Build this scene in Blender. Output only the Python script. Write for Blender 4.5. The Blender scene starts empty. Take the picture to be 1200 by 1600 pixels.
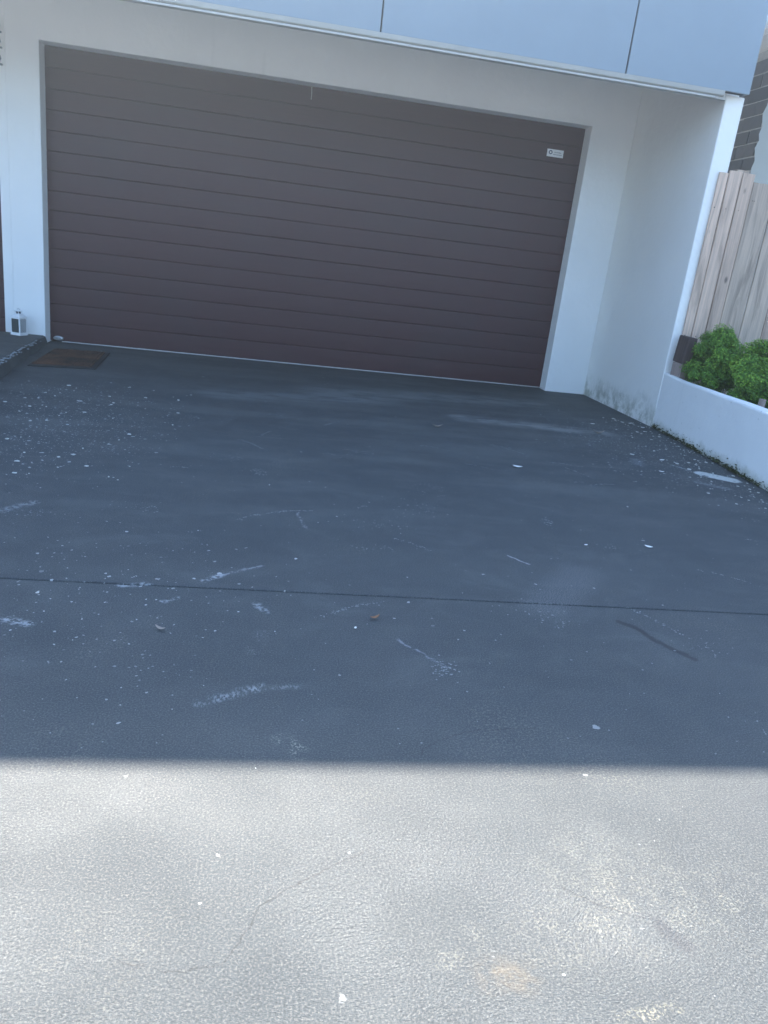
import bpy, bmesh, math, random
from mathutils import Vector, Matrix, noise as mnoise
random.seed(7)
S = bpy.context.scene
C = S.collection
R = math.radians

# ------------------------------------------------------------------ camera
CAM_H = 1.058
f_px, yaw, pit, rol = 1200.6, .1734, .3159, .12
cy, sy, cp, sp, cr, sr = math.cos(yaw), math.sin(yaw), math.cos(pit), math.sin(pit), math.cos(rol), math.sin(rol)
fwd = Vector((sy*cp, cy*cp, -sp)); r0 = Vector((cy, -sy, 0)); u0 = r0.cross(fwd)
rgt = cr*r0 + sr*u0; upv = -sr*r0 + cr*u0
cam = bpy.data.cameras.new('camera'); camo = bpy.data.objects.new('camera', cam); C.objects.link(camo)
M = Matrix((rgt, upv, -fwd)).transposed().to_4x4(); M.translation = (0, 0, CAM_H)
camo.matrix_world = M
cam.sensor_fit = 'VERTICAL'; cam.sensor_height = 24; cam.lens = f_px/1600*24
cam.clip_start = .05; cam.clip_end = 3000
S.camera = camo

# ------------------------------------------------------------------ sky, sun, exposure
SUN_EL, SUN_AZ = 43.75, -13.0
w = bpy.data.worlds.new("World"); S.world = w; w.use_nodes = True
nt = w.node_tree
sky = nt.nodes.new('ShaderNodeTexSky'); sky.sky_type = 'NISHITA'; sky.sun_disc = False
sky.ozone_density = 1.0; sky.dust_density = .4
sky.sun_elevation = R(SUN_EL); sky.sun_rotation = R(SUN_AZ)
nt.links.new(sky.outputs[0], nt.nodes['Background'].inputs[0])
nt.nodes['Background'].inputs[1].default_value = .118
sun = bpy.data.lights.new('sun', 'SUN'); suno = bpy.data.objects.new('sun', sun); C.objects.link(suno)
sun.energy = 5.0; sun.angle = R(.42); sun.color = (1, .92, .82)
sd = Vector((math.sin(R(SUN_AZ))*math.cos(R(SUN_EL)), math.cos(R(SUN_AZ))*math.cos(R(SUN_EL)), math.sin(R(SUN_EL))))
suno.rotation_euler = sd.to_track_quat('Z', 'Y').to_euler()
suno.location = sd*40
S.view_settings.view_transform = 'Standard'; S.view_settings.look = 'None'
S.view_settings.exposure = 2.6; S.view_settings.gamma = 1
S.view_settings.use_curve_mapping = False

# ------------------------------------------------------------------ node helpers
class NT:
    def __init__(s, name):
        s.m = bpy.data.materials.new(name); s.m.use_nodes = True
        s.t = s.m.node_tree; s.b = s.t.nodes['Principled BSDF']
        s.co = s.n('ShaderNodeTexCoord').outputs['Object']
    def n(s, typ, **kw):
        x = s.t.nodes.new(typ)
        for k, v in kw.items(): setattr(x, k, v)
        return x
    def put(s, inp, v):
        if hasattr(v, 'is_output') or isinstance(v, bpy.types.NodeSocket): s.t.links.new(v, inp)
        elif isinstance(v, (tuple, list)) and inp.type == 'RGBA' and len(v) == 3: inp.default_value = (*v, 1)
        else: inp.default_value = v
    def math(s, op, a, b=None, c=None, clamp=False):
        x = s.n('ShaderNodeMath', operation=op, use_clamp=clamp)
        s.put(x.inputs[0], a)
        if b is not None: s.put(x.inputs[1], b)
        if c is not None: s.put(x.inputs[2], c)
        return x.outputs[0]
    def vmath(s, op, a, b=None):
        x = s.n('ShaderNodeVectorMath', operation=op)
        s.put(x.inputs[0], a)
        if b is not None:
            if op == 'SCALE': s.put(x.inputs['Scale'], b)
            else: s.put(x.inputs[1], b)
        return x.outputs['Value'] if op in ('LENGTH', 'DISTANCE', 'DOT_PRODUCT') else x.outputs[0]
    def mapping(s, v, scale=(1, 1, 1), rot=(0, 0, 0), loc=(0, 0, 0)):
        x = s.n('ShaderNodeMapping'); s.put(x.inputs[0], v)
        x.inputs['Scale'].default_value = scale; x.inputs['Rotation'].default_value = rot; x.inputs['Location'].default_value = loc
        return x.outputs[0]
    def noise(s, v, scale, detail=3, rough=.55, dist=0, col=False):
        x = s.n('ShaderNodeTexNoise'); s.put(x.inputs['Vector'], v)
        x.inputs['Scale'].default_value = scale; x.inputs['Detail'].default_value = detail
        x.inputs['Roughness'].default_value = rough; x.inputs['Distortion'].default_value = dist
        return x.outputs['Color' if col else 'Fac']
    def ramp(s, v, a, b, lo=0., hi=1.):
        x = s.n('ShaderNodeMapRange', clamp=True); x.interpolation_type = 'SMOOTHSTEP'
        s.put(x.inputs[0], v); x.inputs[1].default_value = a; x.inputs[2].default_value = b
        s.put(x.inputs[3], lo); s.put(x.inputs[4], hi)
        return x.outputs[0]
    def mix(s, f, a, b, mode='MIX'):
        x = s.n('ShaderNodeMix', data_type='RGBA', blend_type=mode)
        s.put(x.inputs['Factor'], f); s.put(x.inputs['A'], a); s.put(x.inputs['B'], b)
        return x.outputs['Result']
    def bump(s, h, strength, dist, nrm=None):
        x = s.n('ShaderNodeBump'); s.put(x.inputs['Height'], h)
        x.inputs['Strength'].default_value = strength; x.inputs['Distance'].default_value = dist
        if nrm is not None: s.put(x.inputs['Normal'], nrm)
        return x.outputs[0]
    def xyz(s, v):
        x = s.n('ShaderNodeSeparateXYZ'); s.put(x.inputs[0], v); return x.outputs
    def out(s, color=None, rough=None, normal=None, spec=None, metal=None):
        if color is not None: s.put(s.b.inputs['Base Color'], color)
        if rough is not None: s.put(s.b.inputs['Roughness'], rough)
        if normal is not None: s.put(s.b.inputs['Normal'], normal)
        if spec is not None: s.put(s.b.inputs['Specular IOR Level'], spec)
        if metal is not None: s.put(s.b.inputs['Metallic'], metal)
        return s.m

# capsule distance group: mask of a soft stroke from A to B
g = bpy.data.node_groups.new('stroke', 'ShaderNodeTree')
for nm, ty in (('P', 'NodeSocketVector'), ('A', 'NodeSocketVector'), ('B', 'NodeSocketVector'), ('R', 'NodeSocketFloat'), ('Soft', 'NodeSocketFloat')):
    g.interface.new_socket(nm, in_out='INPUT', socket_type=ty)
g.interface.new_socket('Mask', in_out='OUTPUT', socket_type='NodeSocketFloat')
def _g():
    N = g.nodes; L = g.links
    gi = N.new('NodeGroupInput'); go = N.new('NodeGroupOutput')
    def vm(op, a, b=None):
        x = N.new('ShaderNodeVectorMath'); x.operation = op; L.new(a, x.inputs[0])
        if b is not None: L.new(b, x.inputs['Scale' if op == 'SCALE' else 1])
        return x.outputs['Value'] if op in ('DOT_PRODUCT', 'LENGTH') else x.outputs[0]
    pa = vm('SUBTRACT', gi.outputs['P'], gi.outputs['A']); ba = vm('SUBTRACT', gi.outputs['B'], gi.outputs['A'])
    d = N.new('ShaderNodeMath'); d.operation = 'DIVIDE'; d.use_clamp = True
    L.new(vm('DOT_PRODUCT', pa, ba), d.inputs[0]); L.new(vm('DOT_PRODUCT', ba, ba), d.inputs[1])
    q = vm('LENGTH', vm('SUBTRACT', pa, vm('SCALE', ba, d.outputs[0])))
    mr = N.new('ShaderNodeMapRange'); mr.clamp = True; mr.interpolation_type = 'SMOOTHSTEP'
    L.new(q, mr.inputs[0]); L.new(gi.outputs['R'], mr.inputs[1])
    ad = N.new('ShaderNodeMath'); ad.operation = 'ADD'; L.new(gi.outputs['R'], ad.inputs[0]); L.new(gi.outputs['Soft'], ad.inputs[1])
    L.new(ad.outputs[0], mr.inputs[2]); mr.inputs[3].default_value = 1; mr.inputs[4].default_value = 0
    L.new(mr.outputs[0], go.inputs[0])
_g()
def stroke(t, P, pts, r, soft):
    m = None
    for a, b in zip(pts[:-1], pts[1:]):
        x = t.n('ShaderNodeGroup'); x.node_tree = g
        t.put(x.inputs['P'], P); x.inputs['A'].default_value = (*a, 0); x.inputs['B'].default_value = (*b, 0)
        x.inputs['R'].default_value = r; x.inputs['Soft'].default_value = soft
        m = x.outputs[0] if m is None else t.math('MAXIMUM', m, x.outputs[0])
    return m

# ------------------------------------------------------------------ materials
def mat_drive(name='sealed_concrete', detail=True):
    t = NT(name)
    P = t.co
    flat = t.vmath('MULTIPLY', P, (1, 1, 0))
    wob = t.vmath('SCALE', t.vmath('SUBTRACT', t.noise(flat, 22, 3, .6, col=True), (.5, .5, .5)), .035)
    Pw = t.vmath('MULTIPLY', t.vmath('ADD', flat, wob), (1, 1, 0))
    big = t.noise(P, .9, 4, .6, .4)
    streak = t.noise(t.mapping(P, (.35, 2.2, 1)), 1.4, 4, .6, .3)
    fine = t.noise(P, 9, 5, .65)
    base = t.mix(t.ramp(big, .25, .78, .25, .75), (.034, .041, .045), (.056, .066, .070))
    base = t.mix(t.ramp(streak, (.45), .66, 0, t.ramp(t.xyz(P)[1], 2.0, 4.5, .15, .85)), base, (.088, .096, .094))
    base = t.mix(t.ramp(fine, .35, .75, 0, .35), base, (.027, .034, .039))
    sp = t.noise(P, 230, 4, .8)
    mo = t.noise(t.mapping(P, (1, 1.6, 1), (0, 0, .3)), 3.3, 5, .7, .8)
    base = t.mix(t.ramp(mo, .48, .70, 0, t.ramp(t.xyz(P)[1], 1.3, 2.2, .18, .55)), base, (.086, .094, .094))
    base = t.mix(t.ramp(mo, .26, .44, .3, 0), base, (.034, .040, .048))
    base = t.mix(t.ramp(sp, .50, .64, 0, .72), base, (.150, .148, .138))
    base = t.mix(t.ramp(sp,   .36, .49, .75, 0), base, (.018, .021, .024))
    # traffic-worn, dusty patches where the sealer has thinned
    worn = t.math('MULTIPLY', t.ramp(t.noise(P, 2.1, 3, .6, .6), .52, .7), t.ramp(t.noise(P, 140, 2, .6), .54, .64))
    base = t.mix(t.math('MULTIPLY', worn, .35), base, (.24, .225, .18))
    if detail:
        # paint flecks, dense by the pad and by the low wall
        def blob(c, s):
            d = t.vmath('LENGTH', t.vmath('MULTIPLY', t.vmath('SUBTRACT', flat, (*c, 0)), (1/s[0], 1/s[1], 0)))
            return t.ramp(d, .25, 1.0, 1, 0)
        dens = t.math('MAXIMUM', blob((-1.25, 4.45), (1.0, 1.5)), blob((2.75, 4.9), (.85, 1.7)))
        dens = t.math('MAXIMUM', dens, t.math('MULTIPLY', blob((-.5, 2.2), (.8, .9)), .20))
        dens = t.math('ADD', t.math('MULTIPLY', dens, .42), .003)
        tot = None
        for sc, r, seed in ((15., .13, 0.), (31., .19, 3.7), (70., .24, 9.1)):
            vo = t.n('ShaderNodeTexVoronoi', voronoi_dimensions='2D', feature='F1')
            pp = t.mapping(Pw, (1, 1.0, 1), (0, 0, .4+seed), (seed, seed*2, 0))
            t.put(vo.inputs['Vector'], pp); vo.inputs['Scale'].default_value = sc
            cc = t.xyz(vo.outputs['Color'])
            rad = t.math('MULTIPLY', cc[1], r)
            on = t.math('LESS_THAN', cc[0], dens)
            mk = t.math('MULTIPLY', t.math('LESS_THAN', vo.outputs['Distance'], rad), on)
            mk = t.math('MULTIPLY', mk, t.math('MULTIPLY_ADD', cc[2], .75, .2))
            tot = mk if tot is None else t.math('MAXIMUM', tot, mk)
        base = t.mix(tot, base, (.47, .48, .47))
        gr = t.noise(P, 230, 2, .6)
        grain = t.ramp(gr, .46, .56)
        gs = t.ramp(t.noise(P, 55, 3, .7), .44, .56)
        sg = t.math('MULTIPLY', t.ramp(t.noise(t.mapping(P, (190, 60, 1), (0, 0, .5)), 1, 2, .6), .46, .56), t.ramp(t.noise(P, 28, 3, .6), .36, .56))
        fm = t.ramp(t.noise(t.mapping(P, (3, 9, 1)), 1, 5, .7), .34, .60)
        wm = t.math('MULTIPLY', t.ramp(t.noise(P, 170, 2, .6), .50, .60), t.ramp(t.noise(P, 14, 4, .7), .40, .62))
        def paint(b, pts, r, soft, col, amt, brk=None, P_=Pw):
            m = stroke(t, P_, pts, r, soft)
            if brk is not None: m = t.math('MULTIPLY', m, brk)
            return t.mix(t.math('MULTIPLY', m, amt), b, col)
        W = (.30, .32, .33)
        # scuffs and chips
        base = paint(base, [(-.10, 1.645), (-.02, 1.69), (.045, 1.718)], .004, .022, W, .65, sg)
        base = paint(base, [(-.15, 2.36), (-.10, 2.41)], .004, .018, W, .9, gs)
        base = paint(base, [(-.12, 2.40), (.03, 2.50)], .000, .014, (.3, .31, .32), .6, gs)
        base = paint(base, [(-.40, 2.29), (-.32, 2.31)], .004, .016, W, .9, gs)
        base = paint(base, [(-.66, 2.03), (-.60, 2.01)], .002, .025, W, .9, gs)
        base = paint(base, [(-.26, 2.19), (-.22, 2.22)], .003, .012, W, .8, gs)
        base = paint(base, [(.02, 2.2), (.05, 2.15)], .003, .018, W, .7, gs)
        base = paint(base, [(.02, 1.90), (.04, 2.0)], .0, .035, (.33, .32, .32), .6, wm)
        base = paint(base, [(.09, 1.50), (.13, 1.45)], .0, .035, (.55, .53, .42), .8, wm)
        base = paint(base, [(.435, 2.006), (.49, 1.93), (.55, 1.85)], .0004, .008, (.27, .28, .31), .7, gs)
        base = paint(base, [(.20, 2.92), (.17, 3.12)], .0, .010, (.28, .29, .30), .6, gs)
        base = paint(base, [(1.0, 2.74), (1.06, 2.66)], .001, .008, (.35, .35, .36), .8)
        base = paint(base, [(-.95, 2.90), (-.86, 3.02)], .006, .03, W, .5, gs)
        base = paint(base, [(2.79, 4.37), (2.84, 4.33), (2.91, 4.28)], .052, .025, (.52, .54, .51), .95, t.ramp(t.noise(P, 16, 3, .6), .34, .42))
        base = paint(base, [(2.66, 4.55), (2.72, 4.45)], .004, .02, W, .9, gs)
        base = paint(base, [(2.62, 4.15), (2.75, 4.05)], .006, .04, W, .6, gs)
        base = paint(base, [(2.40, 4.50), (2.44, 4.62)], .01, .05, W, .5, grain)
        base = paint(base, [(1.0, 2.28), (1.25, 2.6)], .02, .12, (.2, .2, .2), .5, grain)
        base = paint(base, [(1.5, 5.55), (2.55, 5.42)], .03, .16, (.20, .205, .195), .85, fm)
        base = paint(base, [(.5, 6.15), (2.3, 6.55)], .05, .32, (.16, .17, .165), .75, fm)
        base = paint(base, [(-.3, 5.65), (.9, 5.95)], .02, .24, (.15, .16, .158), .7, fm)
        base = paint(base, [(.03, 1.712), (.13, 1.726)], .001, .016, W, .4, sg)
        # dark water streak
        base = paint(base, [(1.218, 2.185), (1.262, 2.150), (1.278, 2.095), (1.30, 2.04), (1.36, 1.945)], .007, .012, (.018, .019, .021), .85, t.ramp(t.noise(P, 24, 3, .6), .18, .40))
        # chips of old yellow paint and a rusty stain near the front
        base = paint(base, [(.425, .885), (.465, .88)], .000, .05, (.20, .15, .09), .32, t.ramp(t.noise(P, 30, 3, .7), .35, .6))
        base = paint(base, [(.35, .92), (.40, .95)], .0, .05, (.34, .32, .25), .3, wm)
        base = paint(base, [(.172, .848), (.176, .858)], .0005, .006, (.5, .5, .48), .7, gs)
        base = paint(base, [(.431, .924), (.434, .926)], .001, .006, (.5, .5, .48), .7, gs)
        base = paint(base, [(.60, .80), (.70, .815)], .004, .014, (.36, .33, .23), .5, wm)
        base = paint(base, [(.66, 1.10), (.98, 1.00)], .0, .17, (.26, .25, .20), .32, wm)
        base = paint(base, [(.55, .96), (.72, .99)], .0, .13, (.28, .26, .20), .3, wm)
        base = paint(base, [(.755, .965), (.775, .925)], .008, .016, (.026, .028, .034), .5)
        # hairline cracks
        wob2 = t.vmath('SCALE', t.vmath('SUBTRACT', t.noise(flat, 60, 3, .6, col=True), (.5, .5, .5)), .02)
        Pc = t.vmath('MULTIPLY', t.vmath('ADD', flat, wob2), (1, 1, 0))
        K = (.018, .018, .020)
        for pts, r in (([(.405, 1.44), (.414, 1.473), (.468, 1.511), (.556, 1.55), (.72, 1.565)], .0004),
                       ([(-.16, .93), (-.079, .907), (-.004, .921), (.034, .986), (.049, 1.031), (.11, 1.075), (.25, 1.16)], .0002),
                       ([(.60, 1.06), (.66, 1.015), (.735, .985)], .0004)):
            base = paint(base, pts, r, .0022, K, .65, t.ramp(t.noise(P, 18, 3, .6), .30, .50), Pc)
    # broomed / stippled relief
    sw = t.vmath('SCALE', t.noise(P, 1.5, 2, .5, col=True), .5)
    Ps = t.vmath('ADD', P, sw)
    n1 = t.noise(t.mapping(Ps, (210, 270, 100), (0, 0, .45)), 1, 3, .7, .3)
    n2 = t.noise(P, 120, 4, .75)
    n3 = t.noise(P, 7, 2, .5)
    h = t.math('ADD', t.math('MULTIPLY', n1, .55), t.math('ADD', t.math('MULTIPLY', n2, .35), t.math('MULTIPLY', n3, .6)))
    nr = t.bump(h, 1.0, .0050)
    rg = t.ramp(t.noise(P, 1.7, 4, .6), .3, .7, .66, .80)
    return t.out(base, rg, nr, .50)

def mat_render(name, col=(.84, .84, .82), stain=None):
    t = NT(name)
    v = t.noise(t.co, 1.3, 4, .6)
    c = t.mix(t.ramp(v, .3, .7, 0, .5), col, tuple(x*.90 for x in col))
    c = t.mix(t.ramp(t.noise(t.mapping(t.co, (6, 6, .6)), 1.2, 4, .65), .58, .8, 0, .18), c, (.50, .51, .50))
    x, y, z = t.xyz(t.co)
    if stain == 'wing':
        near = t.ramp(t.math('ADD', z, t.math('MULTIPLY', t.noise(t.co, 6, 4, .7), .32)), .16, .42, 1, 0)
        near = t.math('MULTIPLY', near, t.ramp(y, 6.1, 7.2, 1, .12))
        br = t.ramp(t.noise(t.co, 8, 6, .72), .38, .60)
        c = t.mix(t.math('MULTIPLY', near, t.math('MULTIPLY', br, .72)), c, (.20, .215, .15))
    if stain == 'low':
        near = t.ramp(t.math('ADD', z, t.math('MULTIPLY', t.noise(t.co, 9, 4, .7), .14)), .07, .16, 1, 0)
        c = t.mix(t.math('MULTIPLY', near, .55), c, (.22, .23, .15))
        sp = t.ramp(t.noise(t.co, 26, 2, .5), .70, .76)
        c = t.mix(t.math('MULTIPLY', sp, .3), c, (.3, .3, .26))
    nr = t.bump(t.noise(t.co, 160, 3, .6), .3, .003, t.bump(t.noise(t.co, 6, 4, .6), .3, .02))
    return t.out(c, .75, nr, .25)

def mat_simple(name, col, rough=.6, var=.25, scale=14, bump=.15, bscale=80, spec=.4, metal=0., dark=None):
    t = NT(name)
    c = t.mix(t.ramp(t.noise(t.co, scale, 4, .65), .3, .72, 0, 1), col, dark or tuple(x*(1-var) for x in col))
    nr = t.bump(t.noise(t.co, bscale, 3, .6), bump, .003)
    return t.out(c, rough, nr, spec, metal)

def mat_door():
    t = NT('brown_woodgrain_steel')
    grain = t.noise(t.mapping(t.co, (1.6, 1, 55)), 1.6, 5, .65, .5)
    c = t.mix(t.ramp(grain, .3, .7), (.042, .0088, .0125), (.055, .0125, .017))
    c = t.mix(t.ramp(t.noise(t.co, 1.8, 3, .6), .4, .75, 0, .35), c, (.036, .020, .024))
    h = t.math('ADD', grain, t.math('MULTIPLY', t.noise(t.mapping(t.co, (4, 1, 120)), 1.5, 3, .6), .6))
    nr = t.bump(h, .55, .0015, t.bump(t.noise(t.mapping(t.co, (1, 1, 4)), 1.5, 2, .5), .12, .012))
    return t.out(c, t.ramp(grain, .3, .7, .40, .50), nr, .42)

def mat_wood(name, a, b, axis='z', knots=True):
    t = NT(name)
    info = t.n('ShaderNodeObjectInfo').outputs['Random']
    sc = (60, 60, 1.6) if axis == 'z' else (60, 1.6, 60)
    off = t.math('MULTIPLY', info, 37.)
    cx = t.n('ShaderNodeCombineXYZ'); t.put(cx.inputs[0], off); t.put(cx.inputs[1], off); t.put(cx.inputs[2], off)
    P = t.vmath('ADD', t.co, cx.outputs[0])
    gr = t.noise(t.mapping(P, sc), 1, 5, .65, .8)
    c = t.mix(t.ramp(gr, .3, .72), a, b)
    c = t.mix(t.ramp(t.noise(t.mapping(P, (14, 14, 1.3)), 1, 4, .65, 1.2), .46, .72, 0, .75), c, tuple(x*.62 for x in b))
    if knots:
        vo = t.n('ShaderNodeTexVoronoi', feature='F1'); t.put(vo.inputs['Vector'], t.mapping(P, (9, 9, 4.5)))
        vo.inputs['Scale'].default_value = 1.0
        kc = t.xyz(vo.outputs['Color'])
        k = t.math('MULTIPLY', t.ramp(vo.outputs['Distance'], .06, .17, 1, 0), t.math('GREATER_THAN', kc[0], .45))
        c = t.mix(t.math('MULTIPLY', k, .75), c, (.06, .045, .035))
    hsv = t.n('ShaderNodeHueSaturation'); t.put(hsv.inputs['Color'], c); t.put(hsv.inputs['Value'], t.math('MULTIPLY_ADD', info, .4, .8))
    return t.out(hsv.outputs[0], .8, t.bump(gr, .4, .003), .2)

def mat_leaf(name, a, b):
    t = NT(name)
    gi = t.n('ShaderNodeNewGeometry').outputs['Random Per Island']
    c = t.mix(gi, a, b)
    c = t.mix(t.ramp(t.noise(t.co, 9, 3, .6), .35, .7, 0, .6), c, tuple(x*.6 for x in a))
    m = t.out(c, .38, None, .45)
    t.b.inputs['Transmission Weight'].default_value = 0
    tr = t.n('ShaderNodeBsdfTranslucent'); t.put(tr.inputs[0], t.mix(.5, c, (.16, .26, .03)))
    ms = t.n('ShaderNodeMixShader'); ms.inputs[0].default_value = .35
    t.t.links.new(t.b.outputs[0], ms.inputs[1]); t.t.links.new(tr.outputs[0], ms.inputs[2])
    t.t.links.new(ms.outputs[0], t.t.nodes['Material Output'].inputs[0])
    return m

M_drive = mat_drive()
M_pad = mat_drive('pad_concrete', False)
M_joint = mat_simple('joint_filler', (.012, .012, .013), .9)
M_wall = mat_render('white_render')
M_wing = mat_render('white_render_stained', (.85, .84, .80), stain='wing')
M_low = mat_render('white_render_mossy_base', (.86, .86, .84), stain='low')
M_door = mat_door()
M_dark = mat_simple('dark_void', (.012, .011, .012), .8)
M_panel = mat_simple('blue_grey_cladding', (.215, .265, .31), .42, .06, 2.2, .05, 3, .45)
M_cream = mat_simple('cream_flashing', (.37, .365, .34), .45, .12, 5, .1, 30)
M_white = mat_simple('white_paint', (.46, .46, .45), .4, .06, 8, .05, 40)
M_soffit = mat_simple('soffit_board', (.66, .68, .68), .7, .08, 3, .1, 60)
M_seal = mat_simple('pale_weather_seal', (.50, .49, .47), .6, .2, 20)
M_label = mat_simple('sticker_film', (.80, .82, .84), .35, .04, 20, 0)
M_blue = mat_simple('dark_blue_print', (.03, .055, .15), .5, .1)
M_greyink = mat_simple('grey_print', (.28, .30, .36), .5, .1)
M_number = mat_simple('weathered_metal', (.30, .31, .32), .45, .4, 40)
M_lantern = mat_simple('white_lantern_enamel', (.82, .83, .83), .35, .12, 60, .1, 200)
M_steel = mat_simple('dull_steel', (.42, .43, .44), .35, .3, 60, .1, 200, .5, .7)
def mat_glass():
    t = NT('lantern_glass'); t.b.inputs['Transmission Weight'].default_value = .35
    return t.out((.07, .085, .085), .08, t.bump(t.noise(t.co, 30, 2), .05, .002), .5)
M_glass = mat_glass()
M_coir = mat_simple('worn_coir', (.12, .058, .036), .95, .5, 3.2, .8, 160, .1, 0, (.022, .022, .022))
M_rubber = mat_simple('black_rubber', (.022, .023, .024), .7, .3, 30)
M_plank = mat_wood('pale_pine_paling', (.68, .50, .385), (.46, .34, .265))
M_plank2 = mat_wood('greyed_pine_paling', (.55, .43, .335), (.37, .29, .23))
M_sleeper = mat_wood('dark_brown_timber', (.10, .070, .062), (.055, .040, .036), 'z', False)
M_pinkwood = mat_wood('pale_sawn_timber', (.40, .31, .27), (.30, .23, .20), 'z', False)
M_leafA = mat_leaf('boxwood_leaf', (.095, .24, .028), (.21, .43, .045))
M_leafB = mat_leaf('young_boxwood_leaf', (.22, .43, .045), (.38, .58, .07))
M_twig = mat_simple('twig_bark', (.07, .05, .035), .9)
M_soil = mat_simple('dark_mulch', (.035, .026, .02), .95, .6, 40, 1, 120)
M_moss = mat_simple('moss', (.085, .095, .035), .95, .6, 60, 1, 200, .1, 0, (.03, .028, .016))
M_brick = None
def mat_brick():
    t = NT('grey_brown_brick')
    info = t.n('ShaderNodeObjectInfo').outputs['Random']
    c = t.mix(info, (.085, .085, .088), (.16, .15, .145))
    c = t.mix(t.ramp(t.noise(t.co, 12, 4, .7), .45, .75, 0, .7), c, (.085, .085, .09))
    return t.out(c, .85, t.bump(t.noise(t.co, 60, 4, .7), .6, .006), .2)
M_brick = mat_brick()
M_mortar = mat_simple('mortar', (.46, .46, .44), .95, .25, 20, .6, 90)
M_bluewall = mat_render('pale_blue_render', (.55, .64, .68))
M_roof = mat_simple('grey_roof_tile', (.20, .22, .25), .7, .3, 8)
M_gutter = mat_simple('white_gutter', (.82, .82, .80), .35, .04)
M_ground = mat_simple('pale_concrete', (.42, .42, .405), .85, .2, 3, .5, 60)
M_leafdry = mat_simple('dry_leaf', (.30, .15, .075), .7, .5, 70, .3, 200)
M_leafgrey = mat_simple('faded_leaf', (.36, .30, .25), .7, .5, 70, .3, 200)
M_petal = mat_simple('white_petal', (.86, .86, .83), .55, .08, 60)
M_litter = mat_simple('pale_litter', (.62, .62, .58), .7, .4, 50)

# ------------------------------------------------------------------ mesh helpers
class MB:
    def __init__(s): s.v = []; s.f = []
    def add(s, v, f):
        o = len(s.v); s.v += [tuple(x) for x in v]; s.f += [tuple(i+o for i in q) for q in f]; return s
    def box(s, x0, x1, y0, y1, z0, z1):
        v = [(x, y, z) for z in (z0, z1) for x, y in ((x0, y0), (x1, y0), (x1, y1), (x0, y1))]
        return s.add(v, [(3, 2, 1, 0), (4, 5, 6, 7), (0, 1, 5, 4), (1, 2, 6, 5), (2, 3, 7, 6), (3, 0, 4, 7)])
    def tube(s, pts, r, n=8, cap=True):
        pts = [Vector(p) for p in pts]; rs = r if isinstance(r, (list, tuple)) else [r]*len(pts)
        o = len(s.v); ring = []
        for i, p in enumerate(pts):
            d = (pts[min(i+1, len(pts)-1)]-pts[max(i-1, 0)]).normalized()
            a = d.orthogonal().normalized() if i == 0 else (a - d*a.dot(d)).normalized()
            b = d.cross(a)
            for k in range(n):
                t = 2*math.pi*k/n
                s.v.append(tuple(p + (a*math.cos(t)+b*math.sin(t))*rs[i]))
        for i in range(len(pts)-1):
            for k in range(n):
                k2 = (k+1) % n
                s.f.append((o+i*n+k, o+i*n+k2, o+(i+1)*n+k2, o+(i+1)*n+k))
        if cap:
            s.f.append(tuple(o+k for k in reversed(range(n)))); s.f.append(tuple(o+(len(pts)-1)*n+k for k in range(n)))
        return s
    def prism(s, poly, axis, a, b):
        """extrude 2D polygon along axis from a to b. poly coords are the two other axes in xyz order"""
        def mk(p, t):
            return {'x': (t, p[0], p[1]), 'y': (p[0], t, p[1]), 'z': (p[0], p[1], t)}[axis]
        n = len(poly)
        v = [mk(p, a) for p in poly]+[mk(p, b) for p in poly]
        f = [tuple(range(n)), tuple(reversed(range(n, 2*n)))]+[(i, i+n, (i+1) % n+n, (i+1) % n) for i in range(n)]
        return s.add(v, f)
    def mesh(s, name):
        me = bpy.data.meshes.new(name); me.from_pydata(s.v, [], s.f); me.validate()
        bm = bmesh.new(); bm.from_mesh(me); bmesh.ops.recalc_face_normals(bm, faces=bm.faces); bm.to_mesh(me); bm.free()
        return me
    def build(s, name, mat, parent=None, loc=(0, 0, 0), bevel=0, smooth=False, seg=2):
        me = s.mesh(name); me.materials.append(mat)
        o = bpy.data.objects.new(name, me); C.objects.link(o); o.location = loc
        if parent: o.parent = parent
        if bevel:
            m = o.modifiers.new('bevel', 'BEVEL'); m.width = bevel; m.segments = seg; m.limit_method = 'ANGLE'
        if smooth:
            for p in me.polygons: p.use_smooth = True
        return o
def empty(name, loc=(0, 0, 0), rz=0):
    o = bpy.data.objects.new(name, None); C.objects.link(o); o.location = loc; o.rotation_euler = (0, 0, rz); o.empty_display_size = .1
    return o
def tag(o, label=None, cat=None, group=None, kind=None):
    for k, v in (('label', label), ('category', cat), ('group', group), ('kind', kind)):
        if v: o[k] = v
    return o

# ================================================================== SETTING
tag(MB().box(-400, 400, -400, 400, -.6, -.09).build('ground', M_ground), kind='structure')
drv = tag(MB().box(-7, 4.2, -1.6, 7.7, -.085, -.03).build('driveway', M_joint), kind='structure')
JY = 2.302
for y0, y1 in ((-1.55, JY-.0042), (JY+.0042, 7.66)):
    b = MB()
    poly = [(-6.9, y0), (4.1, y0), (4.1, y1), (-6.9, y1)]
    b.prism(poly, 'z', -.03, 0)
    b.build('slab', M_drive, drv, bevel=.0025, seg=1)

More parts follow.
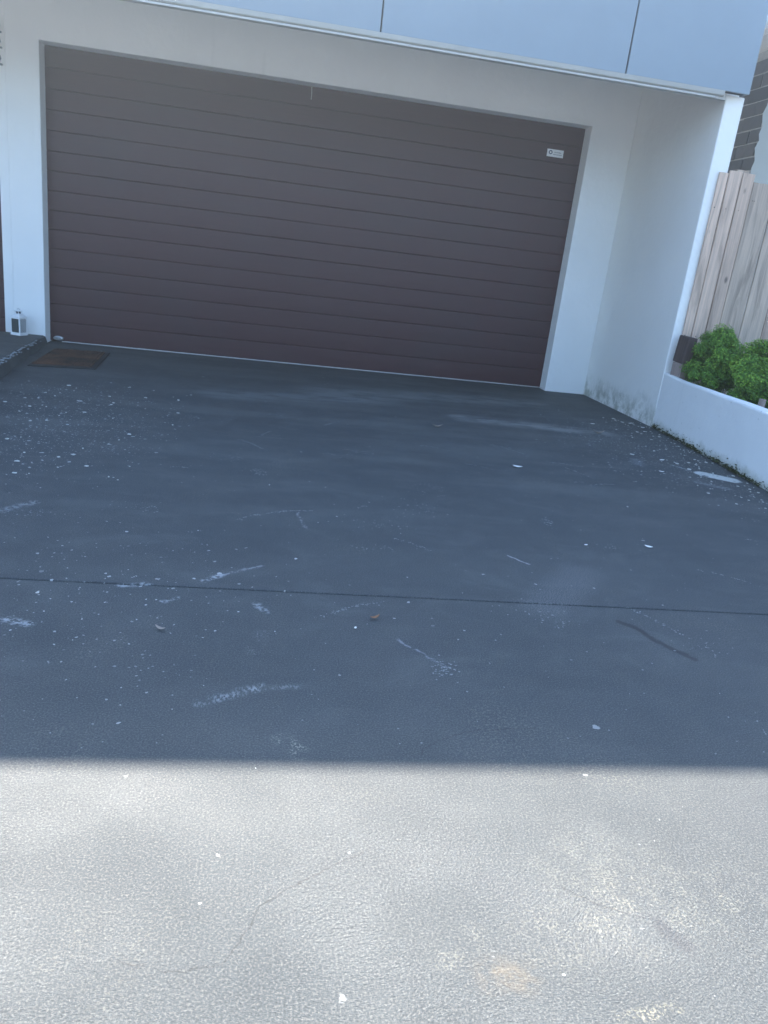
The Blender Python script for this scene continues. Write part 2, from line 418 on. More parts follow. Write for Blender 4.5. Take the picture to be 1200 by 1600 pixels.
# raised pad by the left pier (a piece of the paving)
b = MB()
ys = [7.356]+[7.2-.22*i for i in range(29)]
top = []
for i, y in enumerate(ys):
    xe = -1.955+.1*(7.356-y)+(random.uniform(-.012, .012) if i else 0)
    zt = .066+.022*(7.356-y)
    top.append((xe, y, zt))
v = []
for xe, y, zt in top:
    j = random.uniform(-.01, .01)
    v += [(-6.8, y, zt), (xe-.022+j*.5, y, zt+.001), (xe-.004+j*.7, y, zt-.008+j*.4), (xe+.006+j*.5, y, zt*.5), (xe+.02, y, -.02)]
f = []
for i in range(len(top)-1):
    for k in range(4): f.append((i*5+k, i*5+k+1, (i+1)*5+k+1, (i+1)*5+k))
n = len(top)-1
v += [(-6.8, ys[-1], -.02)]; f.append((n*5, n*5+1, n*5+2, n*5+3, n*5+4, len(v)-1))
b.add(v, f)
tag(b.build('concrete_step', M_pad), kind='structure')

b = MB(); rr = random.Random(14)
for _ in range(70):
    y = rr.uniform(5.2, 7.0); xe = -1.955+.1*(7.356-y); zt_ = .066+.022*(7.356-y)
    s = rr.uniform(.005, .018); x = xe-.006+rr.gauss(0, .012); z = zt_-.004 if x < xe else zt_-.012
    b.add([(x-s, y-s*2*rr.random(), z), (x+s*.6, y-s, z-.002), (x+s*.4, y+s*1.5, z), (x-s*.7, y+s, z+.003), (x, y, z+.007)], [(0, 1, 4), (1, 2, 4), (2, 3, 4), (3, 0, 4)])
tag(b.build('edge_chips', mat_simple('chipped_concrete', (.22, .235, .24), .9, .3)), 'pale chips along the broken edge of the concrete step', 'chips', kind='stuff')

# ================================================================== GARAGE BUILDING
YW, YD = 7.357, 7.518
XL, XR, ZT = -1.956, 2.759, 2.400
XI, XO = 3.168, 3.315           # wing wall inner and outer face
bld = tag(empty('garage_building', (.6, YW, 0)), 'white rendered garage with blue grey clad upper storey and wide brown door', 'garage')
inv = Vector(bld.location)
def part(mb, name, mat, **k):
    par = k.pop('parent', bld)
    o = mb.build(name, mat, None, **k)
    o.parent = par
    pl = Vector((0, 0, 0)); q = par
    while q: pl += q.location; q = q.parent
    o.location = Vector(o.location)-pl
    # keep object space = world space for textures by moving mesh instead
    if o.location.length > 0:
        o.data.transform(Matrix.Translation(o.location)); o.location = (0, 0, 0)
    return o
# front wall round the big door opening
poly = [(-2.215, -.05), (XL, -.05), (XL, ZT), (XR, ZT), (XR, -.05), (XI, -.05), (XI, 2.87), (-2.215, 2.87)]
part(MB().prism(poly, 'y', YW, 7.62), 'front_wall', M_wall, bevel=.006)
poly = [(-2.296, -.05), (-2.2155, -.05), (-2.2155, 2.87), (-7, 2.87), (-7, 2.4), (-2.296, 2.4)]
part(MB().prism(poly, 'y', YW+.014, 7.62), 'pier', M_wall, bevel=.006)
part(MB().box(-7.3, -7, YW-.5, 12, -.05, 2.87), 'side_wall', M_wall)
# wing wall
part(MB().prism([(5.866, -.05), (7.62, -.05), (7.62, 2.868), (5.95, 2.868), (5.95, 2.466), (5.866, 2.466)], 'x', XI, XO), 'wing_wall', M_wing, bevel=.010, seg=3)
# soffit, downstand, cornice
part(MB().box(-7, XI+.003, 5.91, YW+.2, 2.872, 2.90), 'soffit', M_soffit)
part(MB().prism([(YW-.028, 2.785), (YW-.0015, 2.776), (YW-.0015, 2.871), (YW-.060, 2.871), (YW-.052, 2.84)], 'x', -7, XI-.002), 'cornice', M_soffit)
part(MB().box(-7, XI-.004, 5.8645, 5.905, 2.43, 2.871), 'downstand', M_soffit)
# upper storey: backing, panels, cap, trim
part(MB().box(-7.2, 3.275, 5.803, 5.864, 2.473, 4.27), 'backing_board', M_dark)
part(MB().box(-7.2, 3.27, 5.955, 13, 2.905, 4.255), 'upper_wall', M_panel)
part(MB().box(-7.2, 3.285, 5.775, 6.0, 4.272, 4.30), 'parapet_cap', M_panel)
xs = [-7.2]+[.605-1.735*k for k in range(4, 0, -1)]+[.605, 2.34, 3.283]
for a, c in zip(xs[:-1], xs[1:]):
    part(MB().box(a+.0055, c-.0055 if c < 3 else c, 5.78, 5.802, 2.468, 4.272), 'cladding_panel', M_panel, bevel=.002, seg=1)
part(MB().box(3.283, 3.291, 5.782, 5.866, 2.470, 4.27), 'corner_trim', M_panel)
part(MB().prism([(5.772, 2.467), (5.80, 2.467), (5.80, 2.432), (5.784, 2.432), (5.776, 2.440)], 'x', -7.2, 3.10), 'flashing', M_cream)
part(MB().prism([(5.788, 2.4305), (5.83, 2.4305), (5.83, 2.414), (5.790, 2.416)], 'x', -7.2, 3.05), 'trim_strip', M_white, bevel=.003)
# unseen set-back block added to shade the neighbour's wall; garage interior shell
part(MB().box(-7.2, 3.27, 9.0, 14, 4.26, 6.85), 'shade_block', M_wall)
part(MB().box(-7, 3.0, 7.70, 7.74, -.02, 2.87), 'inner_wall', M_dark)
# fixings on the pier, cut by the frame
for z in (2.44, 2.33, 2.21):
    b = MB(); xx = -2.258
    b.tube([(xx-.012, YW-.002, z+.038), (xx+.002, YW-.002, z+.034), (xx+.008, YW-.002, z+.016), (xx-.004, YW-.002, z-.006), (xx-.016, YW-.002, z-.02)], .0075, 6)
    b.tube([(xx-.018, YW-.002, z-.026), (xx+.022, YW-.002, z-.028)], .0075, 6)
    part(b, 'house_number', M_number)

# sectional door
def door(x0, x1, yd, label=None):
    d = MB().box(x0-.05, x1+.05, yd+.022, yd+.05, .02, ZT+.04)
    d = part(d, 'garage_door', M_dark)
    nsl = 15; h = (ZT-.022)/nsl
    for i in range(nsl):
        z0 = .022+h*i; z1 = z0+h
        if i == 0: z0 = .008
        g_ = .0009 if i % 3 else .0020
        c_ = .0028
        pr = [(yd+.022, z0+.0002), (yd+.022, z1-.0002), (yd+.010, z1-g_*.3), (yd+c_, z1-g_), (yd+.0006, z1-g_-c_*1.0), (yd, z1-g_-c_*2.2), (yd-.0008, (z0+z1)/2), (yd, z0+g_+c_*2.2), (yd+.0006, z0+g_+c_), (yd+c_, z0+g_), (yd+.010, z0+g_*.3)]
        part(MB().prism(pr, 'x', x0-.01 if x0 > -3 else x0, x1+.01 if x1 > 0 else x1), 'slat', M_door, parent=d)
    return d
gd = door(XL-.03, XR+.03, YD)
door(-6.95, -2.30, YW+.10)
part(MB().prism([(YD-.004, .001), (YD+.0, .001), (YD+.0, .012), (YD-.004, .012), (YD-.010, .006)], 'x', XL+.10, XR-.02), 'bottom_seal', M_seal, parent=gd)
part(MB().tube([(.238, YD-.006, 2.40), (.242, YD-.007, 2.34), (.240, YD-.006, 2.295)], .0028, 6), 'pull_cord', M_white, parent=gd)
# small oval handle plate at the foot of the door
b = MB(); n = 20; cxo, czo = -1.885, .034
ring = []
for k in range(n):
    a = 2*math.pi*k/n; ring.append((.046*math.cos(a), .024*math.sin(a)))
v = [(cxo+x, YD-.006, czo+z) for x, z in ring]+[(cxo+x*.9, YD-.017, czo+z*.86) for x, z in ring]+[(cxo+x*.6, YD-.020, czo+z*.55) for x, z in ring]
f = [(k, (k+1) % n, n+(k+1) % n, n+k) for k in range(n)]+[(n+k, n+(k+1) % n, 2*n+(k+1) % n, 2*n+k) for k in range(n)]+[tuple(range(2*n, 3*n)), tuple(reversed(range(n)))]
part(b.add(v, f), 'oval_plate', M_steel, parent=gd)
# maker's sticker
sx0, sx1, sz0, sz1 = 2.43, 2.588, 2.128, 2.192
st = part(MB().box(sx0, sx1, YD-.0035, YD-.0015, sz0, sz1), 'sticker', M_label, parent=gd)
b = MB(); n = 24; c0, c1 = sx0+.034, sz0+.037
ro, ri = .0175, .009
v = [(c0+r_*math.cos(2*math.pi*k/n), yy, c1+r_*math.sin(2*math.pi*k/n)) for yy in (YD-.0046, YD-.0036) for r_ in (ro, ri) for k in range(n)]
f = []
for k in range(n):
    k2 = (k+1) % n
    f += [(k, k2, n+k2, n+k), (2*n+k, 3*n+k, 3*n+k2, 2*n+k2), (k, 2*n+k, 2*n+k2, k2), (n+k, n+k2, 3*n+k2, 3*n+k)]
part(b.add(v, f), 'logo_ring', M_blue, parent=gd)
b = MB()
rr = random.Random(3)
for z_, xa, xb in ((.041, .070, .138), (.022, .060, .145)):
    x = xa
    while x < xb:
        wd = rr.uniform(.004, .009)
        b.box(sx0+x, sx0+min(x+wd, xb), YD-.0044, YD-.0036, sz0+z_-.0045, sz0+z_+rr.uniform(.002, .005)); x += wd+.0035
part(b, 'print_lines', M_greyink, parent=gd)

# ================================================================== LANTERN
ln = tag(empty('lantern', (-2.135, 7.215, .0705), R(-24)), 'small white metal lantern with lattice side standing on the step by the pier', 'lantern')
def lp(mb, name, mat, **k): return mb.build(name, mat, ln, **k)
hw = .043
lp(MB().box(-hw-.006, hw+.006, -hw-.006, hw+.006, 0, .014), 'base', M_lantern, bevel=.002)
for sx in (-1, 1):
    for s2 in (-1, 1):
        lp(MB().box(sx*hw-.005, sx*hw+.005, s2*hw-.005, s2*hw+.005, .0142, .150), 'corner_post', M_lantern)
b = MB()
for s2 in (-1, 1):
    for z0, z1 in ((.0142, .024), (.140, .1498)):
        b.box(-hw+.0052, hw-.0052, s2*hw-.004, s2*hw+.004, z0, z1); b.box(s2*hw-.004, s2*hw+.004, -hw+.0052, hw-.0052, z0, z1)
tag(lp(b, 'frame_rails', M_lantern), kind='stuff')
b = MB()
v = [(sx*(hw+.007), s2*(hw+.007), .1505) for sx, s2 in ((-1, -1), (1, -1), (1, 1), (-1, 1))]
v += [(sx*(hw+.007), s2*(hw+.007), .155) for sx, s2 in ((-1, -1), (1, -1), (1, 1), (-1, 1))]
v += [(sx*.025, s2*.025, .180) for sx, s2 in ((-1, -1), (1, -1), (1, 1), (-1, 1))]
f = [(3, 2, 1, 0)]+[(i, (i+1) % 4, (i+1) % 4+4, i+4) for i in range(4)]+[(i+4, (i+1) % 4+4, (i+1) % 4+8, i+8) for i in range(4)]+[(8, 9, 10, 11)]
lp(b.add(v, f), 'roof', M_lantern)
b = MB()
for k in range(6):
    a = k*math.pi/3; b.tube([(.026*math.cos(a), .015*math.sin(a), .180), (.026*math.cos(a), .026*math.sin(a), .203)], .0035, 5)
b.tube([(0, 0, .203), (0, 0, .209), (0, 0, .216)], [.033, .031, .012], 12)
b.tube([(0, 0, .180), (0, 0, .1825)], .031, 12)
lp(b, 'chimney', M_lantern)
lp(MB().tube([(0, 0, .183), (0, 0, .2025)], .021, 10), 'chimney_shade', M_dark)  # dark core put in for the shade between the chimney bars
b = MB(); b.tube([(.013*math.cos(a), 0, .215+.008*math.sin(a)) for a in [math.pi*i/10 for i in range(11)]], .0022, 6)
lp(b, 'handle', M_steel)
for k, (sx, s2) in enumerate(((0, -1), (0, 1), (-1, 0), (1, 0))):
    b = MB()
    if s2: b.box(-hw+.006, hw-.006, s2*hw-.001, s2*hw+.001, .0245, .1395)
    else: b.box(sx*(hw-.003)-.001, sx*(hw-.003)+.001, -hw+.006, hw-.006, .0245, .1395)
    lp(b, 'pane', M_glass)  # the one behind the lattice is added as dark backing for its holes
b = MB()
for k in range(-4, 8):
    z = .03+k*.021
    for s_ in (1, -1):
        pts = []
        for tt in (0, 1):
            y = (-.037+.074*tt)*s_; zz = z+.074*tt
            pts.append((y, zz))
        (y0, z0), (y1, z1) = pts
        lo, hi = .0245, .1395
        t0 = max(0, (lo-z0)/.074); t1 = min(1, (hi-z0)/.074)
        if t1 <= t0: continue
        b.tube([(hw+.001*s_, y0+(y1-y0)*t0, z0+.074*t0), (hw+.001*s_, y0+(y1-y0)*t1, z0+.074*t1)], .0017, 4)
tag(lp(b, 'lattice', M_lantern), kind='stuff')
lp(MB().tube([(0, 0, .0145), (0, 0, .13)], .030, 14), 'shade_insert', M_number)  # cylinder added to darken the inside of the lantern

# ================================================================== DOORMAT
mc = [(-1.757, 6.13), (-1.315, 6.235), (-1.372, 7.09), (-1.80, 7.02)]
mcx, mcy = sum(p[0] for p in mc)/4, sum(p[1] for p in mc)/4
mat_ = tag(empty('doormat', (mcx, mcy, 0)), 'worn brown coir doormat with black rubber edge on the driveway by the door', 'doormat')
def inset(s): return [((x-mcx)*s, (y-mcy)*s) for x, y in mc]
MB().prism([(p[0]*1.05+.015, p[1]*1.03-.03) for p in inset(1.0)], 'z', .001, .009).build('rubber_backing', M_rubber, mat_, bevel=.003)
b = MB()
rr = random.Random(5)
q = inset(.93)
nu, nv = 26, 44
def bil(u, v_, q):
    a = [q[0][i]*(1-u)+q[1][i]*u for i in (0, 1)]; c = [q[3][i]*(1-u)+q[2][i]*u for i in (0, 1)]
    return [a[i]*(1-v_)+c[i]*v_ for i in (0, 1)]
v = []
for j in range(nv+1):
    for i in range(nu+1):
        x, y = bil(i/nu, j/nv, q); e = min(i, nu-i, j, nv-j)
        if e == 0: x *= rr.uniform(.985, 1.02); y *= rr.uniform(.99, 1.012)
        v.append((x, y, .0092 if e == 0 else .018+rr.uniform(-.003, .003)))
f = [(j*(nu+1)+i, j*(nu+1)+i+1, (j+1)*(nu+1)+i+1, (j+1)*(nu+1)+i) for j in range(nv) for i in range(nu)]
b.add(v, f).build('coir_pile', M_coir, mat_)
b = MB()
for _ in range(5200):
    x, y = bil(rr.random(), rr.random(), q)
    a = rr.uniform(0, 6.28); l = rr.uniform(.006, .013); t = .0013
    dx, dy = math.cos(a)*l*.7, math.sin(a)*l*.7
    b.add([(x-t*math.sin(a), y+t*math.cos(a), .014), (x+t*math.sin(a), y-t*math.cos(a), .014), (x+dx, y+dy, .016+l*.6)], [(0, 1, 2)])
tag(b.build('coir_fibres', mat_simple('frayed_coir', (.17, .105, .07), .95, .6, 5, .2, 60, .1, 0, (.035, .03, .028)), mat_), kind='stuff')

# ================================================================== LOW GARDEN WALL
outer = [(XI+.004, 5.864), (3.160, 5.6), (3.138, 5.3), (3.110, 5.0), (3.085, 4.7), (3.058, 4.4), (3.027, 4.06), (2.99, 3.6), (2.94, 3.0), (2.87, 2.2), (2.80, 1.4), (2.72, .5), (2.65, -.5)]
def zt(i): return [.452, .440, .436, .437, .440, .438, .434, .43, .43, .43, .43, .43, .43][i]
def dense(pts, n=4):
    r = []
    for i in range(len(pts)-1):
        for k in range(n):
            t = k/n; r.append((pts[i][0]*(1-t)+pts[i+1][0]*t, pts[i][1]*(1-t)+pts[i+1][1]*t, zt(i)*(1-t)+zt(i+1)*t))
    r.append((*pts[-1], zt(len(pts)-1))); return r
dp = dense(outer)
v = []
TH = .105
for i, (x, y, z) in enumerate(dp):
    jz = mnoise.noise(Vector((0, y*3, 0)))*.006; jx = mnoise.noise(Vector((4, y*2.2, 0)))*.004
    th = TH*min(1, .35+(5.864-y)*.42)
    v += [(x+jx, y, -.05), (x+jx, y, .2), (x+jx, y, z-.016+jz), (x+jx+.005, y, z-.005+jz), (x+jx+.018, y, z+jz), (x+th-.012, y, z+jz*.7), (x+th, y, z-.012), (x+th, y, -.05)]
f = []
for i in range(len(dp)-1):
    for k in range(7): f.append((i*8+k, (i+1)*8+k, (i+1)*8+k+1, i*8+k+1))
f += [tuple(range(8)), tuple(len(v)-8+k for k in range(8))]
lw = MB().add(v, f).build('low_wall', M_low, smooth=False)
tag(lw, 'low curved white rendered garden wall with moss along its foot', 'garden wall')

# garden soil and moss strip
b = MB()
poly = [(x+.09, y) for x, y in outer]+[(6.5, -.5), (6.5, 5.82), (3.32, 5.82)]
b.prism(poly, 'z', -.08, .315)
tag(b.build('garden_soil', M_soil), kind='structure')
b = MB(); rr = random.Random(11)
for _ in range(4200):
    y = rr.uniform(.8, 5.85)
    for i in range(len(outer)-1):
        if outer[i][1] >= y >= outer[i+1][1]:
            t = (outer[i][1]-y)/(outer[i][1]-outer[i+1][1]); xw = outer[i][0]*(1-t)+outer[i+1][0]*t
    dn = mnoise.noise(Vector((y*5, 2, 0)))*.5+.5
    if rr.random() > dn*1.5: continue
    s = rr.uniform(.005, .016)*(.6+dn*.9)
    x = xw-abs(rr.gauss(0, .013))-.003; z = abs(rr.gauss(0, .009))
    if rr.random() < .25: x = xw-.002; z = abs(rr.gauss(0, .022))
    pts = [(x+rr.uniform(-s, s)*.7, y+rr.uniform(-s, s), z+rr.uniform(0, s)) for _ in range(4)]
    b.add(pts, [(0, 1, 2), (0, 3, 1), (1, 3, 2), (2, 3, 0)])
tag(b.build('moss', M_moss), 'green brown moss and dirt along the foot of the low wall', 'moss', kind='stuff')

# ================================================================== FENCE
YF = 5.83
fe = tag(empty('paling_fence', (3.24, YF, .3)), 'pale pine paling fence with uneven tops beside the white wing wall', 'fence')
def fp(mb, name, mat, **k):
    return part(mb, name, mat, parent=fe, **k)
edges = [3.236, 3.312, 3.420, 3.523]
widths = [.072, .104, .100]
rr = random.Random(2)
x = 3.238; i = 0
tops = [1.952, 1.972, 1.975]
while x < 7.5:
    if i < 3: x0, x1 = edges[i], edges[i+1]; tp = tops[i]; m = M_plank
    else:
        x0 = x; x1 = x+rr.choice((.19, .15, .19, .16)); tp = 1.925+rr.uniform(-.012, .012); m = M_plank2 if i % 3 != 2 else M_plank
    gap = .0065
    yo = (0, .004, .0, .006)[i % 4] if i else .010
    pl = MB().box(x0+gap*.5, x1-gap*.5, YF+yo, YF+yo+.017, .25, tp+rr.uniform(-.004, .004))
    o = fp(pl, 'paling', m, bevel=.0025, seg=1)
    x = x1; i += 1
for z in (.75, 1.70): fp(MB().box(3.33, 7.5, YF+.030, YF+.075, z-.04, z+.04), 'rail', M_plank2)
for px in (3.46, 5.6, 7.4): fp(MB().box(px-.05, px+.05, YF+.077, YF+.17, -.05, 1.985 if px > 4 else 2.0), 'post', M_plank2)
b = MB()
for (x, z) in ((3.545, 1.79), (3.56, 1.79)): b.tube([(x, YF+.003, z), (x, YF-.0015, z)], .003, 6)
for k in range(3):
    xm = (edges[k]+edges[k+1])/2
    for z in (.76, 1.71): b.tube([(xm-.02, YF+.012, z), (xm-.02, YF-.001, z)], .003, 6)
tag(fp(b, 'nail_heads', M_dark), kind='stuff')

# timber offcuts at the end of the low wall
tb = MB().box(-.036, .036, -.075, .075, 0, .205).build('timber_block', M_sleeper, None, (3.222, 5.735, .552), bevel=.006)
tb.rotation_euler = (R(2), R(3), R(2))
tag(tb, 'dark brown weathered timber block stacked at the end of the low wall', 'timber block')
tp_ = MB().box(-.038, .038, -.06, .06, 0, .112).build('timber_offcut', M_pinkwood, None, (3.226, 5.735, .440), bevel=.004)
tp_.rotation_euler = (0, 0, R(8))
tag(tp_, 'pale sawn timber offcut under the dark timber block', 'timber offcut')
pg = MB().box(-.018, .018, -.018, .018, 0, .14).build('garden_peg', M_pinkwood, None, (3.47, 4.98, .29), bevel=.003)
pg.rotation_euler = (R(3), R(-2), R(20))
tag(pg, 'short grey timber peg sticking out of the soil behind the low wall', 'peg')

# ================================================================== SHRUBS
def shrub(name, c, rad, nleaf, seed, label, leafmix, ls=.021, clumps=105):
    rr = random.Random(seed)
    base = Vector((c[0], c[1], .31))
    t = tag(empty(name, base), label, 'shrub', 'clipped shrubs behind the low wall')
    cen = Vector(c)-base
    cl = []
    for k in range(clumps):
        d = Vector((rr.gauss(0, 1), rr.gauss(0, 1), rr.gauss(0, 1)+.25)).normalized()
        q_ = rr.uniform(.35, .93) if k % 3 else rr.uniform(.75, .95)
        cl.append((Vector((d.x*rad[0]*q_, d.y*rad[1]*q_, d.z*rad[2]*q_))+cen, rr.uniform(.18, .31)*min(rad), rr.random()))
    mbs = [MB(), MB()]
    for k in range(nleaf):
        p0, cr_, hue = rr.choice(cl)
        d = Vector((rr.gauss(0, 1), rr.gauss(0, 1), rr.gauss(0, 1))).normalized()
        rrr = cr_*(rr.random()**.45)
        p = p0+d*rrr
        if p.z < .02: continue
        if p.x+base.x < 3.13+TH*.65+.008+(p.y+base.y-5.2)*.1 and p.z+base.z < .47: continue
        if p.y+base.y > YF-.015: continue
        outd = (p-cen).normalized()
        n_ = (d*.7+outd*.6+Vector((0, 0, .45))+Vector((rr.gauss(0, .5), rr.gauss(0, .5), rr.gauss(0, .4)))).normalized()
        a = n_.orthogonal().normalized(); a = Matrix.Rotation(rr.uniform(0, 6.28), 3, n_) @ a
        bb = n_.cross(a)
        l = ls*rr.uniform(.7, 1.25); wd = l*.52
        v = [p, p+a*l*.45+bb*wd*.5+n_*wd*.18, p+a*l-n_*l*.08, p+a*l*.45-bb*wd*.5+n_*wd*.18]
        top = rrr/cr_ > .75 and outd.z > -.1
        mb = mbs[1] if rr.random() < (leafmix+.35*hue if top else leafmix*.35) else mbs[0]
        mb.add(v, [(0, 1, 2), (0, 2, 3)])
    tag(mbs[0].build('foliage', M_leafA, t), kind='stuff')
    o = tag(mbs[1].build('young_foliage', M_leafB, t), 'bright young leaf tips', kind='stuff')
    b = MB()
    for k in range(9):
        q_ = cl[k*3][0]; s0 = Vector((rr.uniform(-.02, .02), rr.uniform(-.02, .02), -.02))
        b.tube([s0, s0.lerp(q_, .5)+Vector((rr.uniform(-.03, .03), rr.uniform(-.03, .03), .02)), q_], [.008, .005, .002], 5)
    b.build('stems', M_twig, t)
    return t
shrub('shrub', (3.395, 5.55, .575), (.205, .22, .275), 32000, 21, 'smaller dark green clipped shrub next to the timber block', .22)
shrub('shrub', (3.615, 5.17, .545), (.32, .26, .27), 46000, 22, 'larger bright green clipped shrub, nearer of the two behind the low wall', .42)

# ================================================================== NEIGHBOUR'S HOUSE
nb = tag(empty('neighbour_house', (4.6, 8.5, 0)), 'grey brown brick house with pale blue rendered corner behind the fence', 'house')
XB = 4.5
part(MB().box(XB+.001, XB+.30, 7.52, 12, -.05, 3.344), 'wall', M_mortar, parent=nb)
b = MB(); rr = random.Random(9)
# rendered corner with a ragged edge
zz = [-.05+.06*i for i in range(57)]
ed = [7.535+rr.uniform(-.025, .03)+.03*(z-2.3)/1.0*.6 for z in zz]
poly = [(6.2, -.05)]+[(e, z) for e, z in zip(ed, zz)]+[(6.2, 3.31)]
part(MB().prism(poly, 'x', XB-.012, XB+.28), 'rendered_corner', M_bluewall, parent=nb)
proto = MB().box(-.006, .03, -.16, .16, -.0555, .0555).mesh('brick'); proto.materials.append(M_brick)
half = MB().box(-.006, .03, -.077, .077, -.0555, .0555).mesh('brick'); half.materials.append(M_brick)
pl = Vector(nb.location)
for r_ in range(14):
    z = 1.52+.125*r_+.0625
    y = 7.40+(.1665 if r_ % 2 else 0)
    while y < 10.2:
        if y > 7.3:
            o = bpy.data.objects.new('brick', proto); C.objects.link(o); o.parent = nb
            o.location = Vector((XB+rr.uniform(-.004, .004), y+.16, z+rr.uniform(-.003, .003)))-pl
            o.rotation_euler = (rr.uniform(-.012, .012), 0, rr.uniform(-.01, .01))
        y += .333
part(MB().prism([(XB-.50, 3.275), (XB-.40, 3.275), (XB-.40, 3.37), (XB-.505, 3.37), (XB-.515, 3.32)], 'y', 5.4, 12.2), 'gutter', M_gutter, parent=nb, bevel=.006)
part(MB().prism([(XB-.47, 3.372), (XB+3.2, 4.95), (XB+6.9, 3.372)], 'y', 5.4, 12.2), 'roof', M_roof, parent=nb)
part(MB().box(XB-.398, XB+.02, 5.42, 12.1, 3.345, 3.369), 'shade_eave', M_soffit, parent=nb)  # eave overhang added to keep sun off the wall below
part(MB().box(XB+.30, XB+6.4, 6.25, 12, -.05, 3.34), 'house_body', M_bluewall, parent=nb)

# ================================================================== FALLEN LEAVES, PETALS, LITTER
def curl_leaf(name, loc, size, rz, mat, label, cat, curl=.5, asp=.34, lift=.004):
    b = MB(); n = 7; v = []
    for i in range(n):
        t = i/(n-1); wd = asp*size*math.sin(math.pi*min(.97, max(.04, t)))**.8*.5
        for j, s_ in enumerate((-1, 0, 1)):
            x = (t-.5)*size; y = s_*wd
            z = lift+curl*size*.35*(2*t-1)**2+abs(s_)*wd*curl*.7
            v.append((x, y, z))
    f = [(i*3+j, (i+1)*3+j, (i+1)*3+j+1, i*3+j+1) for i in range(n-1) for j in range(2)]
    o = b.add(v, f).build(name, mat, None, (loc[0], loc[1], 0.001), smooth=True)
    m = o.modifiers.new('thick', 'SOLIDIFY'); m.thickness = .0012
    o.rotation_euler = (0, 0, rz)
    return tag(o, label, cat)
G1 = 'dry leaves on the shaded driveway'; G2 = 'white petals on the shaded driveway'
for loc, sz, rz, m, lab in (
    ((-.244, 2.001), .034, 2.6, M_leafgrey, 'crumpled grey brown leaf in front of the joint, left side of driveway'),
    ((.383, 2.126), .036, .5, M_leafdry, 'curled orange brown leaf just in front of the driveway joint, mid driveway'),
    ((1.196, 5.117), .075, .2, M_leafgrey, 'small pale curled leaf farthest up the driveway, before the garage door'),
    ((2.498, 5.385), .10, .1, M_leafgrey, 'thin twig-like dry leaf on the driveway near the wing wall foot')):
    curl_leaf('fallen_leaf', loc, sz, rz, m, lab, 'leaf', .7)['group'] = G1
for loc, sz, rz, lab in (
    ((1.479, 4.164), .056, -.35, 'large white curled petal alone in the middle of the shaded driveway'),
    ((1.395, 2.909), .017, .3, 'tiny white petal behind the joint, right of centre on the driveway'),
    ((1.695, 2.933), .034, -.6, 'cream oval petal behind the joint, toward the right of the driveway'),
    ((.316, 2.057), .012, 1.2, 'tiny white petal beside the orange brown leaf'),
    ((2.639, 4.655), .036, .2, 'white petal farther of two near the low wall'),
    ((2.47, 4.33), .032, -.2, 'white petal nearer of two near the pale paint patch'),
    ((2.60, 5.75), .036, .1, 'white petal on the driveway near the foot of the wing wall')):
    curl_leaf('petal', loc, sz, rz, M_petal, lab, 'petal', .35, .6)['group'] = G2
# crumbs of pale litter swept against the low wall and by the step
b = MB(); rr = random.Random(31)
for _ in range(230):
    if rr.random() < .62:
        y = rr.uniform(3.6, 6.1); x = 3.10-.09*(5.3-y if y < 5.8 else -.4)-abs(rr.gauss(.02, .22))
    else:
        x = rr.uniform(-1.75, -.5); y = rr.uniform(3.3, 5.6)
        if x < -1.74+.1*(5.5-y)+.05 or (x+.7)**2*.9+(y-4.5)**2*.4 > 1.3: continue
    s = .0035+.012*rr.random()**2.6
    a = rr.uniform(0, 6.28); pts = []
    for k in range(5):
        t = a+k*1.2566+rr.uniform(-.3, .3); pts.append((x+math.cos(t)*s*rr.uniform(.6, 1.3), y+math.sin(t)*s*rr.uniform(.5, 1.2)))
    if max(p[0] for p in pts) > 3.13: continue
    b.prism(pts, 'z', .0012, rr.uniform(.0025, .005))
tag(b.build('pale_crumbs', M_litter), 'pale crumbs and flakes scattered on the driveway by the wall and step', 'litter', kind='stuff')
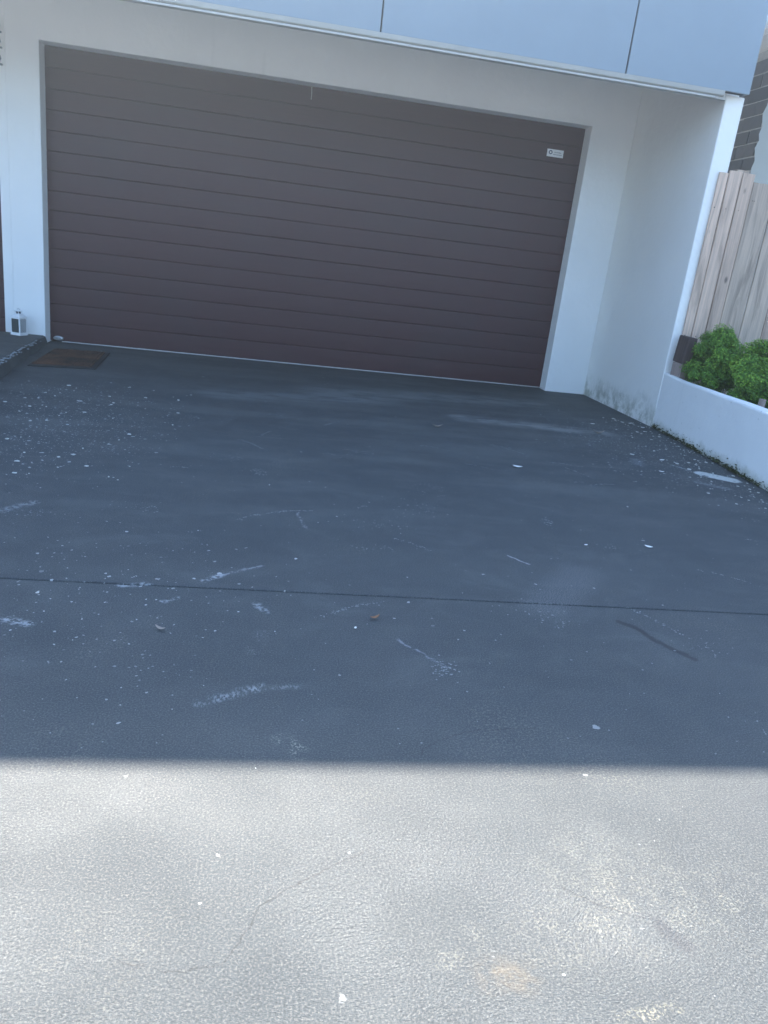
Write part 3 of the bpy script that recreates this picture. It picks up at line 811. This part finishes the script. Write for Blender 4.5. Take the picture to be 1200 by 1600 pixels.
# faint scuffs: clusters of tiny paint and dust flecks lying on the concrete
b = MB(); rs = random.Random(77)
def fleck(x, y, s_):
    a = rs.uniform(0, 6.28); pts = []
    for k in range(4):
        t = a+k*1.57+rs.uniform(-.4, .4); pts.append((x+math.cos(t)*s_*rs.uniform(.5, 1.4), y+math.sin(t)*s_*rs.uniform(.5, 1.2)))
    b.prism(pts, 'z', .0002, .0009)
for _ in range(22):
    x_, y_, a_, l_ = rs.uniform(-.6, 2.4), rs.uniform(1.5, 5.2), rs.uniform(-1.2, 1.2), rs.uniform(.06, .26)
    if y_ > 2.2 or x_ < 1.2:
        for k in range(int(l_*170)):
            t = rs.random(); fleck(x_+l_*math.cos(a_)*t+rs.gauss(0, .004), y_+l_*math.sin(a_)*t+.02*math.sin(t*3)+rs.gauss(0, .004), rs.uniform(.0012, .0042))
for _ in range(26):
    x_, y_ = rs.uniform(-.9, 2.4), rs.uniform(1.5, 5.0); sx_, sy_ = rs.uniform(.015, .07), rs.uniform(.015, .06)
    for k in range(rs.randint(14, 46)):
        fleck(x_+rs.gauss(0, sx_), y_+rs.gauss(0, sy_), rs.uniform(.001, .0045))
for _ in range(420):
    fleck(rs.uniform(-1.2, 2.6), 1.45+4.5*rs.random()**1.2, rs.uniform(.0012, .004))
tag(b.build('scuff_marks', mat_simple('faint_paint_dust', (.26, .275, .28), .8, .35, 30)), 'faint pale scuffs and specks scattered over the shaded driveway', 'scuffs', kind='stuff')
S.cycles.use_denoising = True

# ================================================================== LENS VEIL (added volume stands in for lens glare)
hz = MB().box(-420, 420, -420, 420, -1.6, 8.0).build('lens_veil', M_dark)
hz.data.materials.clear()
hm = bpy.data.materials.new('lens_veil_volume'); hm.use_nodes = True
ht = hm.node_tree; ht.nodes.remove(ht.nodes['Principled BSDF'])
pv = ht.nodes.new('ShaderNodeVolumePrincipled')
pv.inputs['Color'].default_value = (.68, .85, 1.0, 1); pv.inputs['Density'].default_value = .018; pv.inputs['Anisotropy'].default_value = .88
ht.links.new(pv.outputs[0], ht.nodes['Material Output'].inputs['Volume'])
hz.data.materials.append(hm); tag(hz, kind='stuff')
